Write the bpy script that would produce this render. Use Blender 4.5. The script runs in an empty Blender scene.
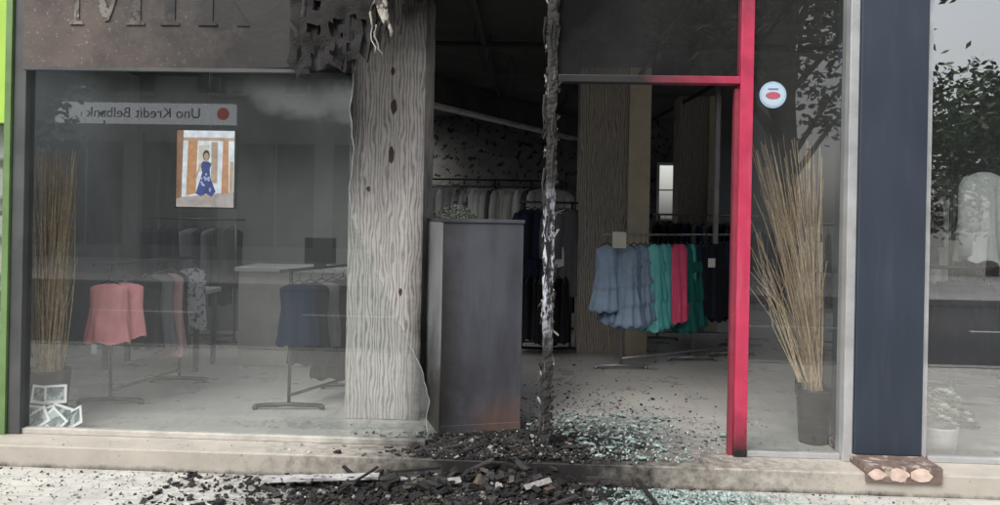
import bpy, math, random
from mathutils import Vector, Matrix, noise as mnoise
random.seed(7)
R=random.random
def U(a,b): return a+(b-a)*R()
scene=bpy.context.scene
COL=scene.collection

# ---------------------------------------------------------------- materials
def new_mat(name):
    m=bpy.data.materials.new(name); m.use_nodes=True
    nt=m.node_tree; nt.nodes.clear()
    return m,nt
def N(nt,t,**k):
    n=nt.nodes.new(t)
    for a,b in k.items(): setattr(n,a,b)
    return n
def c4(c): return (c[0],c[1],c[2],1)
def mixc(nt,fac,a,b):
    n=N(nt,'ShaderNodeMix',data_type='RGBA')
    if isinstance(fac,(int,float)): n.inputs[0].default_value=fac
    else: nt.links.new(fac,n.inputs[0])
    for i,v in ((6,a),(7,b)):
        if isinstance(v,tuple): n.inputs[i].default_value=c4(v)
        else: nt.links.new(v,n.inputs[i])
    return n.outputs[2]
def math_(nt,op,a,b=None,clamp=False):
    n=N(nt,'ShaderNodeMath',operation=op,use_clamp=clamp)
    for i,v in ((0,a),(1,b)):
        if v is None: continue
        if isinstance(v,(int,float)): n.inputs[i].default_value=v
        else: nt.links.new(v,n.inputs[i])
    return n.outputs[0]
def noise_(nt,vec,scale,detail=4,rough=.6,dist=0):
    n=N(nt,'ShaderNodeTexNoise'); n.inputs['Scale'].default_value=scale
    n.inputs['Detail'].default_value=detail; n.inputs['Roughness'].default_value=rough
    n.inputs['Distortion'].default_value=dist
    if vec is not None: nt.links.new(vec,n.inputs['Vector'])
    return n.outputs['Fac']
def mrange(nt,v,a,b,c=0,d=1):
    n=N(nt,'ShaderNodeMapRange'); nt.links.new(v,n.inputs[0])
    for i,x in zip((1,2,3,4),(a,b,c,d)): n.inputs[i].default_value=x
    return n.outputs[0]
def pos(nt,scale=(1,1,1),off=(0,0,0)):
    g=N(nt,'ShaderNodeNewGeometry'); m=N(nt,'ShaderNodeVectorMath',operation='SUBTRACT')
    nt.links.new(g.outputs['Position'],m.inputs[0]); m.inputs[1].default_value=off
    m2=N(nt,'ShaderNodeVectorMath',operation='MULTIPLY'); nt.links.new(m.outputs[0],m2.inputs[0]); m2.inputs[1].default_value=scale
    return m2.outputs[0]
def soot_mask(nt,center,radii,r0=.5,r1=1.0,amp=.6,nscale=3):
    v=pos(nt,(1/radii[0],1/radii[1],1/radii[2]),center)
    l=N(nt,'ShaderNodeVectorMath',operation='LENGTH'); nt.links.new(v,l.inputs[0])
    nz=noise_(nt,pos(nt),nscale,6,.7)
    d=math_(nt,'ADD',l.outputs['Value'],math_(nt,'MULTIPLY',math_(nt,'SUBTRACT',nz,.5),amp*2))
    return mrange(nt,d,r0,r1,1,0)
def mat(name,col,rough=.7,var=.2,scale=6,bump=.1,soots=(),metal=0,spec=.5,sootcol=(.012,.011,.011),bscale=None,extra=None,stretch=(1,1,1)):
    m,nt=new_mat(name)
    out=N(nt,'ShaderNodeOutputMaterial'); p=N(nt,'ShaderNodeBsdfPrincipled')
    nt.links.new(p.outputs[0],out.inputs[0])
    P=pos(nt,stretch)
    nz=noise_(nt,P,scale,6,.65)
    lo=tuple(c*(1-var) for c in col); hi=tuple(min(1,c*(1+var)) for c in col)
    c=mixc(nt,mrange(nt,nz,.3,.7),lo,hi)
    if extra: c=extra(nt,c)
    for s in soots: c=mixc(nt,soot_mask(nt,*s),c,sootcol)
    nt.links.new(c,p.inputs['Base Color'])
    nt.links.new(mrange(nt,nz,.3,.7,max(0,rough-.1),min(1,rough+.1)),p.inputs['Roughness'])
    p.inputs['Metallic'].default_value=metal
    p.inputs['Specular IOR Level'].default_value=spec
    if bump:
        b=N(nt,'ShaderNodeBump'); b.inputs['Strength'].default_value=bump; b.inputs['Distance'].default_value=.01
        nt.links.new(noise_(nt,P,bscale or scale*6,5,.6),b.inputs['Height']); nt.links.new(b.outputs[0],p.inputs['Normal'])
    return m
def emis(name,col,s):
    m,nt=new_mat(name); out=N(nt,'ShaderNodeOutputMaterial'); e=N(nt,'ShaderNodeEmission')
    e.inputs[1].default_value=s
    nt.links.new(mixc(nt,mrange(nt,noise_(nt,pos(nt),14),.3,.7),tuple(x*.65 for x in col),col),e.inputs[0])
    nt.links.new(e.outputs[0],out.inputs[0]); return m
def glass(name,refl=.12,dust=.08,dustcol=(.45,.46,.45),tint=(.86,.9,.89),soots=(),rough=0.0,streak=1.0,clear=None):
    m,nt=new_mat(name); out=N(nt,'ShaderNodeOutputMaterial')
    tr=N(nt,'ShaderNodeBsdfTransparent'); tr.inputs[0].default_value=c4(tint)
    gl=N(nt,'ShaderNodeBsdfAnisotropic'); gl.inputs['Roughness'].default_value=rough; gl.inputs['Color'].default_value=(1,1,1,1)
    lw=N(nt,'ShaderNodeLayerWeight'); lw.inputs[0].default_value=.5
    f=math_(nt,'ADD',math_(nt,'MULTIPLY',math_(nt,'POWER',lw.outputs['Facing'],4),.7),refl,True)
    m1=N(nt,'ShaderNodeMixShader'); nt.links.new(f,m1.inputs[0]); nt.links.new(tr.outputs[0],m1.inputs[1]); nt.links.new(gl.outputs[0],m1.inputs[2])
    df=N(nt,'ShaderNodeBsdfDiffuse')
    n1=noise_(nt,pos(nt,(1,1,.5)),1.6,5,.6); n2=noise_(nt,pos(nt,(8,1,.7)),3,4,.6)
    d=math_(nt,'MULTIPLY',math_(nt,'ADD',mrange(nt,n1,.3,.75,.5,1.2),mrange(nt,n2,.45,.75,0,.35*streak)),dust)
    if clear: d=math_(nt,'MULTIPLY',d,math_(nt,'SUBTRACT',1.0,math_(nt,'MULTIPLY',soot_mask(nt,*clear),.7)))
    c=dustcol
    for s in soots:
        k=soot_mask(nt,*s)
        c=mixc(nt,k,c,(.01,.01,.01)); d=math_(nt,'MAXIMUM',d,math_(nt,'MULTIPLY',k,.93))
    if isinstance(c,tuple): df.inputs[0].default_value=c4(c)
    else: nt.links.new(c,df.inputs[0])
    m2=N(nt,'ShaderNodeMixShader'); nt.links.new(d,m2.inputs[0]); nt.links.new(m1.outputs[0],m2.inputs[1]); nt.links.new(df.outputs[0],m2.inputs[2])
    nt.links.new(m2.outputs[0],out.inputs[0]); return m

# ---------------------------------------------------------------- mesh builder
class MB:
    def __init__(s): s.v=[];s.f=[];s.m=[]
    def box(s,x0,x1,y0,y1,z0,z1,mi=0,M=None):
        b=len(s.v)
        for z in (z0,z1):
            for x,y in ((x0,y0),(x1,y0),(x1,y1),(x0,y1)):
                p=Vector((x,y,z)); s.v.append(M@p if M else p)
        for f in ((3,2,1,0),(4,5,6,7),(0,1,5,4),(1,2,6,5),(2,3,7,6),(3,0,4,7)):
            s.f.append([b+i for i in f]); s.m.append(mi)
    def tube(s,pts,rad,seg=6,mi=0,cap=True):
        pts=[Vector(p) for p in pts]
        if not isinstance(rad,(list,tuple)): rad=[rad]*len(pts)
        b=len(s.v); n=len(pts)
        for i,p in enumerate(pts):
            d=(pts[min(i+1,n-1)]-pts[max(i-1,0)]).normalized()
            a=Vector((1,0,0)) if abs(d.x)<.8 else Vector((0,1,0))
            u=d.cross(a).normalized(); w=d.cross(u)
            for k in range(seg):
                t=2*math.pi*k/seg
                s.v.append(p+(u*math.cos(t)+w*math.sin(t))*rad[i])
        for i in range(n-1):
            for k in range(seg):
                s.f.append([b+i*seg+k,b+i*seg+(k+1)%seg,b+(i+1)*seg+(k+1)%seg,b+(i+1)*seg+k]); s.m.append(mi)
        if cap:
            s.f.append([b+k for k in range(seg)][::-1]); s.m.append(mi)
            s.f.append([b+(n-1)*seg+k for k in range(seg)]); s.m.append(mi)
    def poly(s,pts,mi=0):
        b=len(s.v); s.v+= [Vector(p) for p in pts]; s.f.append(list(range(b,b+len(pts)))); s.m.append(mi)
    def prism(s,pts,y0,y1,mi=0):
        b=len(s.v); n=len(pts)
        s.v+=[Vector((p[0],y0,p[1])) for p in pts]+[Vector((p[0],y1,p[1])) for p in pts]
        s.f.append(list(range(b,b+n))); s.f.append(list(range(b+n,b+2*n))[::-1]); s.m+=[mi,mi]
        for i in range(n):
            j=(i+1)%n; s.f.append([b+i,b+n+i,b+n+j,b+j]); s.m.append(mi)
    def lathe(s,c,prof,seg=24,mi=0):
        b=len(s.v); n=len(prof)
        for i,(r,z) in enumerate(prof):
            for k in range(seg):
                t=2*math.pi*k/seg
                s.v.append(Vector((c[0]+r*math.cos(t),c[1]+r*math.sin(t),c[2]+z)))
        for i in range(n-1):
            for k in range(seg):
                s.f.append([b+i*seg+k,b+i*seg+(k+1)%seg,b+(i+1)*seg+(k+1)%seg,b+(i+1)*seg+k]); s.m.append(mi)
    def chunk(s,c,sx,sy,sz,mi=0,flat=False):
        E=Matrix.Rotation(U(0,6.28),4,'Z')@Matrix.Rotation(U(-.35,.35) if flat else U(-1,1),4,'X')@Matrix.Rotation(U(-.3,.3) if flat else U(-.6,.6),4,'Y')
        b=len(s.v)
        for z in (-1,1):
            for x,y in ((-1,-1),(1,-1),(1,1),(-1,1)):
                p=Vector((x*sx*U(.4,1),y*sy*U(.4,1),z*sz*U(.5,1))); s.v.append(Vector(c)+(E@p))
        for f in ((3,2,1,0),(4,5,6,7),(0,1,5,4),(1,2,6,5),(2,3,7,6),(3,0,4,7)):
            s.f.append([b+i for i in f]); s.m.append(mi)
    def build(s,name,mats,smooth=False,parent=None,bevel=0):
        me=bpy.data.meshes.new(name); me.from_pydata([tuple(v) for v in s.v],[],s.f)
        for m in (mats if isinstance(mats,(list,tuple)) else [mats]): me.materials.append(m)
        for i,p in enumerate(me.polygons):
            p.material_index=s.m[i]; p.use_smooth=smooth
        me.update()
        o=bpy.data.objects.new(name,me); COL.objects.link(o)
        if parent: o.parent=parent
        if bevel:
            b=o.modifiers.new('b','BEVEL'); b.width=bevel; b.segments=2; b.limit_method='ANGLE'
        return o
def box(name,x0,x1,y0,y1,z0,z1,m,parent=None,bevel=0):
    b=MB(); b.box(x0,x1,y0,y1,z0,z1); return b.build(name,m,parent=parent,bevel=bevel)
def empty(name):
    e=bpy.data.objects.new(name,None); COL.objects.link(e); e.empty_display_size=.1; return e
def text(name,s,size,loc,rz,m,parent=None,ext=.004,align='CENTER'):
    c=bpy.data.curves.new(name,'FONT'); c.body=s; c.size=size; c.extrude=ext; c.align_x=align; c.align_y='CENTER'
    c.materials.append(m); o=bpy.data.objects.new(name,c); COL.objects.link(o)
    o.location=loc; o.rotation_euler=(math.radians(90),0,rz)
    if parent: o.parent=parent
    return o

# ---------------------------------------------------------------- material set
def tiles(w,h):
    def f(nt,c):
        b=N(nt,'ShaderNodeTexBrick'); nt.links.new(pos(nt),b.inputs['Vector'])
        b.offset=.5; b.inputs['Scale'].default_value=1; b.inputs['Brick Width'].default_value=w; b.inputs['Row Height'].default_value=h
        b.inputs['Mortar Size'].default_value=.005; b.inputs['Mortar Smooth'].default_value=.3
        b.inputs['Color1'].default_value=(.88,.88,.88,1); b.inputs['Color2'].default_value=(1.03,1.02,1,1); b.inputs['Mortar'].default_value=(.7,.68,.65,1)
        mu=N(nt,'ShaderNodeMix',data_type='RGBA',blend_type='MULTIPLY'); mu.inputs[0].default_value=1
        nt.links.new(c,mu.inputs[6]); nt.links.new(b.outputs['Color'],mu.inputs[7])
        return mu.outputs[2]
    return f
def speck(thr,col,scale=60):
    def f(nt,c): return mixc(nt,mrange(nt,noise_(nt,pos(nt),scale,3,.6),thr,thr+.04),c,col)
    return f
M_pave=mat('pavement_slabs',(.50,.49,.46),.85,.18,5,.4,soots=[((-.1,-.5,-.13),(1.05,.9,.5),.55,1.15,.45,5),((-.1,-.2,-.1),(1.9,1.4,.5),.2,1.0,.9,14)],extra=tiles(.3,.15))
M_road=mat('asphalt',(.05,.05,.052),.9,.25,20,.5)
M_kerb=mat('kerb_stone',(.32,.31,.29),.85,.2,8,.3)
M_ground=mat('far_ground',(.10,.10,.085),.95,.3,.5,.2)
M_sill=mat('sill_stone',(.40,.37,.325),.6,.15,4,.25,soots=[((.1,-.1,0),(.85,.9,.6),.5,1.1,.5,7),((.3,-.1,0),(1.7,.9,.6),.1,1.0,.9,15),((0,-.28,-.15),(9,.05,.05),.2,1.0,.8,9)],extra=speck(.68,(.26,.24,.2),30))  # last mask darkens the line where the sill face meets the pavement
M_floor=mat('shop_floor_tiles',(.46,.45,.43),.32,.1,3,.05,soots=[((.2,.05,0),(.8,.45,.6),.35,1.1,.6,8),((.3,.2,0),(1.3,.8,.6),.3,1.0,.6,16)],extra=tiles(.6,.6))
M_wall=mat('interior_wall',(.33,.335,.335),.85,.12,2,.1)
M_wallg=mat('grey_wall',(.15,.155,.158),.85,.15,2,.1)
M_walld=mat('sooty_wall',(.12,.12,.115),.9,.4,5,.3,extra=speck(.56,(.012,.012,.012),9))
M_ceil=mat('sooty_ceiling',(.075,.075,.075),.9,.4,3,.2,soots=[((0,1.5,3),(2.8,4.5,1),.5,1.2,.5,2)])
M_ext=mat('facade_wall',(.33,.32,.30),.9,.1,3,.2)
M_white=mat('white_paint',(.6,.6,.58),.5,.08,5,.05)
M_cream=mat('cream_paint',(.60,.52,.40),.7,.12,5,.1)
M_navy=mat('navy_paint',(.022,.032,.050),.55,.2,2,.04,stretch=(1,1,.4),extra=lambda nt,c: mixc(nt,mrange(nt,noise_(nt,pos(nt,(3,1,.25)),6,5,.6),.55,.8,0,.25),c,(.07,.08,.095)))
M_silver=mat('aluminium',(.5,.51,.52),.4,.15,6,.05,metal=.5)
M_darkmetal=mat('dark_metal',(.03,.03,.032),.45,.2,8,.05,metal=.4)
M_chrome=mat('rack_metal',(.3,.3,.31),.35,.1,8,0,metal=.7)
M_rackdark=mat('rack_dark_metal',(.06,.06,.065),.4,.1,8,0,metal=.6)
M_red=mat('crimson_frame',(.44,.030,.080),.45,.2,4,.08,soots=[((.3,0,2.3),(.95,.5,.6),.55,1.3,.35,6),((1.5,0,3.1),(.4,.4,.4),.4,1.2,.5,6),((1.5,0,-.05),(.3,.4,.3),.3,1.2,.5,8)],extra=lambda nt,c: mixc(nt,mrange(nt,noise_(nt,pos(nt,(2,1,.3)),9,5,.6),.5,.8,0,.35),c,(.45,.17,.22)))
M_black=mat('char_black',(.010,.0095,.0095),.85,.5,12,.8)
M_char2=mat('char_grey',(.036,.034,.034),.9,.5,20,.8)
M_ash=mat('ash',(.26,.25,.24),.95,.4,25,.6)
M_brown=mat('burnt_brown',(.075,.058,.045),.9,.5,15,.6)
M_pale=mat('pale_melted_plastic',(.36,.33,.29),.5,.5,10,.4,extra=speck(.55,(.03,.028,.025),12))
def glshard():
    m,nt=new_mat('shattered_glass'); out=N(nt,'ShaderNodeOutputMaterial'); p=N(nt,'ShaderNodeBsdfPrincipled')
    nt.links.new(mixc(nt,mrange(nt,noise_(nt,pos(nt),40),.35,.65),(.22,.32,.30),(.66,.80,.76)),p.inputs['Base Color'])
    p.inputs['Roughness'].default_value=.12; p.inputs['Transmission Weight'].default_value=.25
    nt.links.new(p.outputs[0],out.inputs[0]); return m
M_shard=glshard()
def wavy(name,a,b,soots=(),freq=26,dist=9):
    m,nt=new_mat(name); out=N(nt,'ShaderNodeOutputMaterial'); p=N(nt,'ShaderNodeBsdfPrincipled')
    nt.links.new(p.outputs[0],out.inputs[0])
    w=N(nt,'ShaderNodeTexWave',wave_type='BANDS',bands_direction='X',wave_profile='SIN')
    nt.links.new(pos(nt,(1,1,.22)),w.inputs['Vector'])
    w.inputs['Scale'].default_value=freq*.5; w.inputs['Distortion'].default_value=dist; w.inputs['Detail'].default_value=2
    w.inputs['Detail Scale'].default_value=1.3; w.inputs['Detail Roughness'].default_value=.45
    k=mrange(nt,w.outputs['Fac'],.05,.7)
    n=noise_(nt,pos(nt),2.5,5); n4=noise_(nt,pos(nt,(1,1,.5)),24,5,.7)
    c=mixc(nt,k,b,a); c=mixc(nt,mrange(nt,n,.35,.75,0,.45),c,tuple(x*.5 for x in a)); c=mixc(nt,mrange(nt,n4,.45,.75,0,.5),c,tuple(x*1.1 for x in a))
    for s in soots: c=mixc(nt,soot_mask(nt,*s),c,(.02,.019,.018))
    nt.links.new(c,p.inputs['Base Color']); p.inputs['Roughness'].default_value=.65
    bm=N(nt,'ShaderNodeBump'); bm.inputs['Strength'].default_value=.2; bm.inputs['Distance'].default_value=.004
    nt.links.new(w.outputs['Fac'],bm.inputs['Height']); nt.links.new(bm.outputs[0],p.inputs['Normal'])
    return m
M_wavy=wavy('wavy_panel',(.55,.515,.49),(.23,.21,.20),soots=[((-.5,.5,3.3),(.95,1,.85),.35,1.1,.5,5),((-1.15,.6,2.3),(.14,1,.9),.2,1.3,.5,6),((-.55,.6,.2),(.12,1,1.6),.2,1.3,.6,5)],freq=26,dist=10)
M_wavy2=wavy('wavy_panel_dark',(.46,.41,.36),(.19,.16,.14),freq=26)

# ---------------------------------------------------------------- ground, road
g=MB(); g.box(-300,300,-300,300,-.45,-.30); g.build('ground',M_ground)
box('pavement',-40,40,-4.0,-.28,-.40,-.13,M_pave)
box('kerb',-40,40,-4.15,-4.003,-.40,-.12,M_kerb)
box('road',-40,40,-12,-4.153,-.40,-.26,M_road)
rm=MB()
for i in range(-10,11): rm.box(i*3.6,i*3.6+1.8,-8.16,-8.04,-.262,-.256)
rm.build('road_marking',M_white)
box('kerb',-40,40,-12.15,-12.003,-.40,-.12,M_kerb)
box('pavement',-40,40,-20,-12.153,-.40,-.13,mat('far_pavement',(.42,.41,.39),.9,.15,4,.2,extra=tiles(.4,.4)))

# ---------------------------------------------------------------- shop building
shop=empty('shop_building')
box('sill',-9,9,-.28,.06,-.30,0,M_sill,shop,.008)
box('floor',-4.75,8,.061,8.2,-.2,-.004,M_floor,shop)
xs=[-4.75,-4.4,-1.7,-1.4,1.9,4.7,7.4,8]; ys=[.12,.3,.92,2.8,3.4,4.9,7.6,8.4]
b=MB(); sk=MB()
for i in range(len(xs)-1):
    for j in range(len(ys)-1):
        x0,x1,y0_,y1_=xs[i],xs[i+1],ys[j],ys[j+1]; cx=(x0+x1)/2; cy=(y0_+y1_)/2
        hole=(-4.4<cx<-1.4 and .3<cy<3.4) or (1.9<cx<7.4 and .3<cy<.92) or (4.7<cx<7.4 and 2.8<cy<7.6) or (-4.4<cx<-1.7 and 4.9<cy<7.6)  # out-of-view roof openings added to let more daylight into the shop
        if hole: sk.box(x0,x1,y0_,y0_+.04,3.4,3.46,0); sk.box(x0,x0+.04,y0_+.041,y1_,3.4,3.46,0)
        else: b.box(x0,x1,y0_,y1_,3.05,3.4)
b.build('ceiling_and_roof',M_ceil,parent=shop); sk.build('added_skylight_bars',M_white,parent=shop)
box('left_wall',-4.75,-4.6,.2,8.2,-.003,3.049,M_wall,shop)
box('right_wall',7.85,8,.12,8.2,-.003,3.049,M_wall,shop)
box('back_wall_a',-4.599,2.2,8.0,8.2,-.003,3.049,M_walld,shop)
box('back_wall_b',2.55,7.849,8.0,8.2,-.003,3.049,M_wallg,shop)
box('back_wall_c',2.2005,2.5495,8.0,8.2,-.003,1.45,M_walld,shop)
box('back_wall_d',2.2005,2.5495,8.0,8.2,2.32,3.049,M_walld,shop)
box('partition',-4.599,-1.25,4.5,4.65,-.003,3.049,M_wallg,shop)
box('added_partition',3.12,7.849,2.6,2.7,-.003,3.049,mat('added_partition_wall',(.14,.155,.16),.8,.2,2,.1),shop)  # partition added to darken the right window's interior and hide the roof opening
box('upper_facade',-9,9,-.1,.119,3.2,5.2,M_ext,shop)
A=Vector((-1.2,3.55,0)); B=Vector((.9,7.9,0)); d=(B-A); ang=math.atan2(d.y,d.x)
MM=Matrix.Translation(A)@Matrix.Rotation(ang,4,'Z')
b=MB(); b.box(0,d.length,0,.12,2.72,3.04,0,MM); b.box(-.01,d.length,-.02,.14,2.685,2.719,1,MM)
b.build('ceiling_bulkhead',[M_ceil,mat('trim',(.45,.44,.42),.7,.4,5,.1)],parent=shop)
b=MB()
for i in range(5): b.tube([(-1+i*.75,.5,2.98),(-1+i*.8+U(-.1,.1),4,2.96),(-1+i*.75,7.8,2.98)],.025,6)
b.tube([(-4,2,2.95),(5,2.1,2.95)],.03,6)
for i in range(9):
    x=U(-.4,1.2); y=U(1.2,4); b.tube([(x,y,3.04),(x+U(-.05,.05),y,2.9),(x+U(-.1,.1),y,U(2.6,2.8))],.005,4)
b.build('ceiling_conduits',M_black,parent=shop)
nb=empty('neighbour_shopfront')
M_lime=mat('lime_panel',(.36,.58,.08),.5,.1,3,.02)
box('fascia',-6,-3.16,-.06,.02,1.98,3.199,M_lime,nb)
box('mullion',-3.155,-3.115,-.07,.05,.001,3.199,mat('green_frame',(.13,.22,.08),.5,.2,4,.05),nb)
b=MB(); b.box(-6,-3.16,.10,.14,.001,1.978,0)
for i in range(7): b.box(-6,-3.2,.03,.099,.25+i*.25,.265+i*.25,1)
for i in range(60):
    x=U(-4.2,-3.22); z=.266+int(U(0,6))*.25; b.box(x,x+.05,.04,.09,z,z+U(.06,.18),2+int(U(0,3)))
b.build('display_shelves',[M_white,M_silver,M_lime,mat('pack_a',(.5,.5,.45),.5),mat('pack_b',(.1,.16,.1),.5)],parent=nb)
b=MB(); b.poly([(-6,-.01,.25),(-3.16,-.01,.25),(-3.16,-.01,1.978),(-6,-.01,1.978)]); b.build('window_glass',glass('neighbour_glass',.12,.05),parent=nb)
box('kick_panel',-6,-3.16,-.04,.02,.001,.24,M_lime,nb)
text('lettering','bio',.13,(-3.27,-.045,.08),0,M_white,nb)
# ---------------------------------------------------------------- shopfront framing
sf=empty('shopfront_frame')
M_frame=mat('frame_grey',(.07,.075,.075),.5,.2,5,.05,soots=[((0,0,1.5),(1.1,.5,3),.5,1.1,.3,5)])
box('left_jamb',-3.11,-3.03,-.05,.05,.001,3.199,M_frame,sf,.004)
box('bottom_rail',-3.029,-.44,-.03,.03,.001,.035,mat('bottom_rail',(.46,.44,.4),.6,.2,10,.1,soots=[((.1,0,0),(1,.5,.5),.5,1.2,.5,8)]),sf,.003)
box('bottom_rail_right',1.545,2.105,-.03,.03,.001,.035,M_silver,sf,.003)
box('bottom_rail_far',2.63,7.8,-.03,.03,.001,.035,M_silver,sf,.003)
box('silver_jamb',2.108,2.164,-.07,.06,.001,3.199,M_silver,sf,.004)
box('silver_jamb_right',2.568,2.61,-.05,.06,.001,3.199,M_silver,sf,.004)
b=MB(); b.box(2.166,2.566,-.09,.3,.052,3.199)
b.build('navy_pillar',M_navy,parent=sf,bevel=.006)
M_base=mat('pillar_base',(.15,.11,.095),.8,.5,16,.4,extra=speck(.56,(.36,.30,.26),14))
box('pillar_base',2.15,2.585,-.292,.29,.002,.050,M_base,sf,.005)
box('pillar_base_front',2.15,2.585,-.305,-.2925,-.045,.046,M_base,sf,.004)
b=MB()
for x,r in ((2.215,.050),(2.335,.062),(2.46,.066)):
    b.prism([(x+r*U(.75,1.15)*math.cos(t*.449),.002+r*.62*U(.8,1.1)*math.sin(t*.449)) for t in range(14)],-.311,-.3055)
b.build('peeled_paint_patches',mat('peeled_patch',(.56,.43,.37),.8,.3,20,.2),parent=sf)
box('header',-3.03,7.8,-.04,.11,3.12,3.199,M_black,sf)

df=empty('door_frame')
box('right_jamb',1.46,1.538,-.05,.05,.001,3.119,M_red,df,.004)
box('right_jamb_stop',1.435,1.4595,-.015,.04,.001,2.26,mat('jamb_stop',(.22,.03,.05),.5),df)
box('transom',.345,1.4595,-.045,.045,2.285,2.33,M_red,df,.004)
box('inner_post',1.34,1.365,.06,.10,1.3,2.28,M_darkmetal,df)
b=MB(); zs=[i*.02 for i in range(156)]; bb=len(b.v)
for z in zs:
    for dx,dy in ((-.032,-.04),(-.012,-.047),(.016,-.046),(.032,-.04),(.032,.04),(-.032,.04)):
        n=mnoise.noise(Vector((dx*30,z*9,3)))*.012; n2=mnoise.noise(Vector((dx*50,z*25,8)))*.009
        b.v.append(Vector((.308+dx+n+n2+mnoise.noise(Vector((0,z*2.5,9)))*.010,dy-n2*1.3,z+.001)))
for i in range(len(zs)-1):
    for k in range(6):
        b.f.append([bb+i*6+k,bb+i*6+(k+1)%6,bb+(i+1)*6+(k+1)%6,bb+(i+1)*6+k]); b.m.append(0)
def peel(nt,c):
    n=noise_(nt,pos(nt,(1,1,.35)),20,5,.75)
    m1=soot_mask(nt,(.29,0,1.15),(.4,.5,.45),.4,1.2,.3,4)
    c=mixc(nt,math_(nt,'MULTIPLY',mrange(nt,n,.46,.54),m1),c,(.46,.49,.55))
    n3=noise_(nt,pos(nt,(3,1,.3)),14,5,.75)
    return mixc(nt,mrange(nt,n3,.60,.68,0,.7),c,(.22,.21,.21))
b.build('burnt_mullion',mat('burnt_post',(.014,.013,.013),.7,.5,10,.8,extra=peel),parent=df)
b=MB()
for i in range(90):
    z=U(.05,3); x=.308+random.choice((-1,1))*.034; b.chunk((x,-.03,z),.007,.008,U(.01,.06),random.choice((0,0,1,1,2)))
for i in range(14):
    z=U(1.2,3.0); x=.308+U(-.05,.05); b.tube([(x,-.05,z),(x+U(-.02,.02),-.06,z-.1),(x+U(-.03,.03),-.055,z-U(.15,.35))],[.008,.006,.001],5,random.choice((0,0,1)))
b.build('blistered_paint',[M_black,M_char2,M_ash],parent=df)

# ---------------------------------------------------------------- glazing
def pane(name,pts,m,parent=None,y=0):
    b=MB(); b.poly([(p[0],y,p[1]) for p in pts]); return b.build(name,m,parent=parent)
G_left=glass('dusty_glass',.12,.062,(.40,.43,.43),soots=[((-.6,0,2.5),(1.35,1,.5),.4,1.1,.4,4)],clear=((-3.0,0,.9),(.5,1,1.2),.5,1.1,.2,3))
edge=[(-.43,.035),(-.435,.16),(-.425,.28),(-.455,.40),(-.49,.52),(-.55,.62),(-.63,.78),(-.70,.93),(-.77,1.06),(-.83,1.18),(-.90,1.36),(-.93,1.42),(-.955,1.6),(-.93,1.85),(-.96,2.1),(-.945,2.33)]
edge2=[]
for i in range(len(edge)-1):
    for k in range(3):
        t=k/3; a,c=edge[i],edge[i+1]; edge2.append((a[0]+(c[0]-a[0])*t+U(-.006,.006),a[1]+(c[1]-a[1])*t))
edge2.append(edge[-1])
wl=pane('window_pane',[(-3.03,.035)]+edge2+[(-3.03,2.33)],G_left)
b=MB(); b.tube([(e[0],0,e[1]) for e in edge2],.0022,4); b.build('broken_edge',mat('glass_edge',(.3,.36,.34),.3,.5,20,0),parent=wl)
G_trans=glass('sooty_transom_glass',.07,.25,(.06,.06,.06),soots=[((.35,0,2.9),(.9,1,.9),.3,1.2,.4,3)])
pane('transom_pane',[(.345,2.331),(1.4595,2.331),(1.4595,3.119),(.345,3.119)],G_trans)
G_mid=glass('side_glass',.11,.055,(.38,.39,.38))
pane('window_pane',[(1.539,.035),(2.107,.035),(2.107,3.119),(1.539,3.119)],G_mid)
G_right=glass('display_glass',.38,.02,(.4,.42,.42))
pane('window_pane',[(2.611,.035),(7.8,.035),(7.8,3.119),(2.611,3.119)],G_right)
st=empty('round_window_sticker')
def disc(name,cx,cz,r,y,m,parent,seg=32):
    b=MB(); b.prism([(cx+r*math.cos(2*math.pi*i/seg),cz+r*math.sin(2*math.pi*i/seg)) for i in range(seg)],y,y+.001); return b.build(name,m,parent=parent)
sx_,sz_=1.668,2.225
disc('backing',sx_,sz_,.082,-.004,mat('sticker_blue',(.30,.45,.55),.4,.05),st)
disc('face',sx_,sz_,.070,-.0065,mat('sticker_white',(.42,.52,.60),.4,.05),st)
b=MB(); b.prism([(sx_+.045*math.cos(t*.524),sz_-.004+.022*math.sin(t*.524)) for t in range(12)],-.009,-.0075,0)
b.prism([(sx_-.03,sz_+.032),(sx_+.03,sz_+.032),(sx_+.03,sz_+.04),(sx_-.03,sz_+.04)],-.009,-.0075,1)
b.build('mark',[mat('mark_red',(.38,.08,.12),.4),mat('mark_blue',(.10,.18,.4),.4)],parent=st)

# ---------------------------------------------------------------- sign fascia with serif letters
sg=empty('shop_sign')
SS=[((-.7,-.1,2.8),(1.65,1,1.4),.6,1.15,.5,5),((-1.9,0,3.15),(2.0,1,.5),.3,1.1,.8,7)]
M_sign=mat('sign_panel',(.085,.066,.056),.6,.35,4,.2,soots=SS,extra=speck(.63,(.20,.17,.15),50))
zb=2.335
pts=[(-3.03,zb),(-2.2,zb),(-1.6,zb),(-1.3,zb+.01),(-1.15,zb-.01),(-1.05,zb+.03),(-.98,zb-.02),(-.9,zb+.12),(-.84,zb+.05),(-.8,zb+.3),(-.74,zb+.28),(-.72,3.119),(-3.03,3.119)]
b=MB(); b.prism(pts,-.085,-.045); b.build('panel',M_sign,parent=sg)
b=MB(); b.prism([(-3.03,zb),(-1.2,zb),(-1.2,zb-.022),(-3.03,zb-.022)],-.09,-.0505); b.build('bottom_trim',M_frame,parent=sg)
L=MB(); y0,y1=-.092,-.0855; base=2.60; H=.45
def stem(x,w): L.prism([(x,base),(x+w,base),(x+w,base+H),(x,base+H)],y0,y1)
def serif(x,w,z): L.prism([(x-.028,z),(x+w+.028,z),(x+w+.028,z+.014),(x+w,z+.03),(x,z+.03),(x-.028,z+.014)],y0-.002,y1)
mx=-2.70
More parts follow.
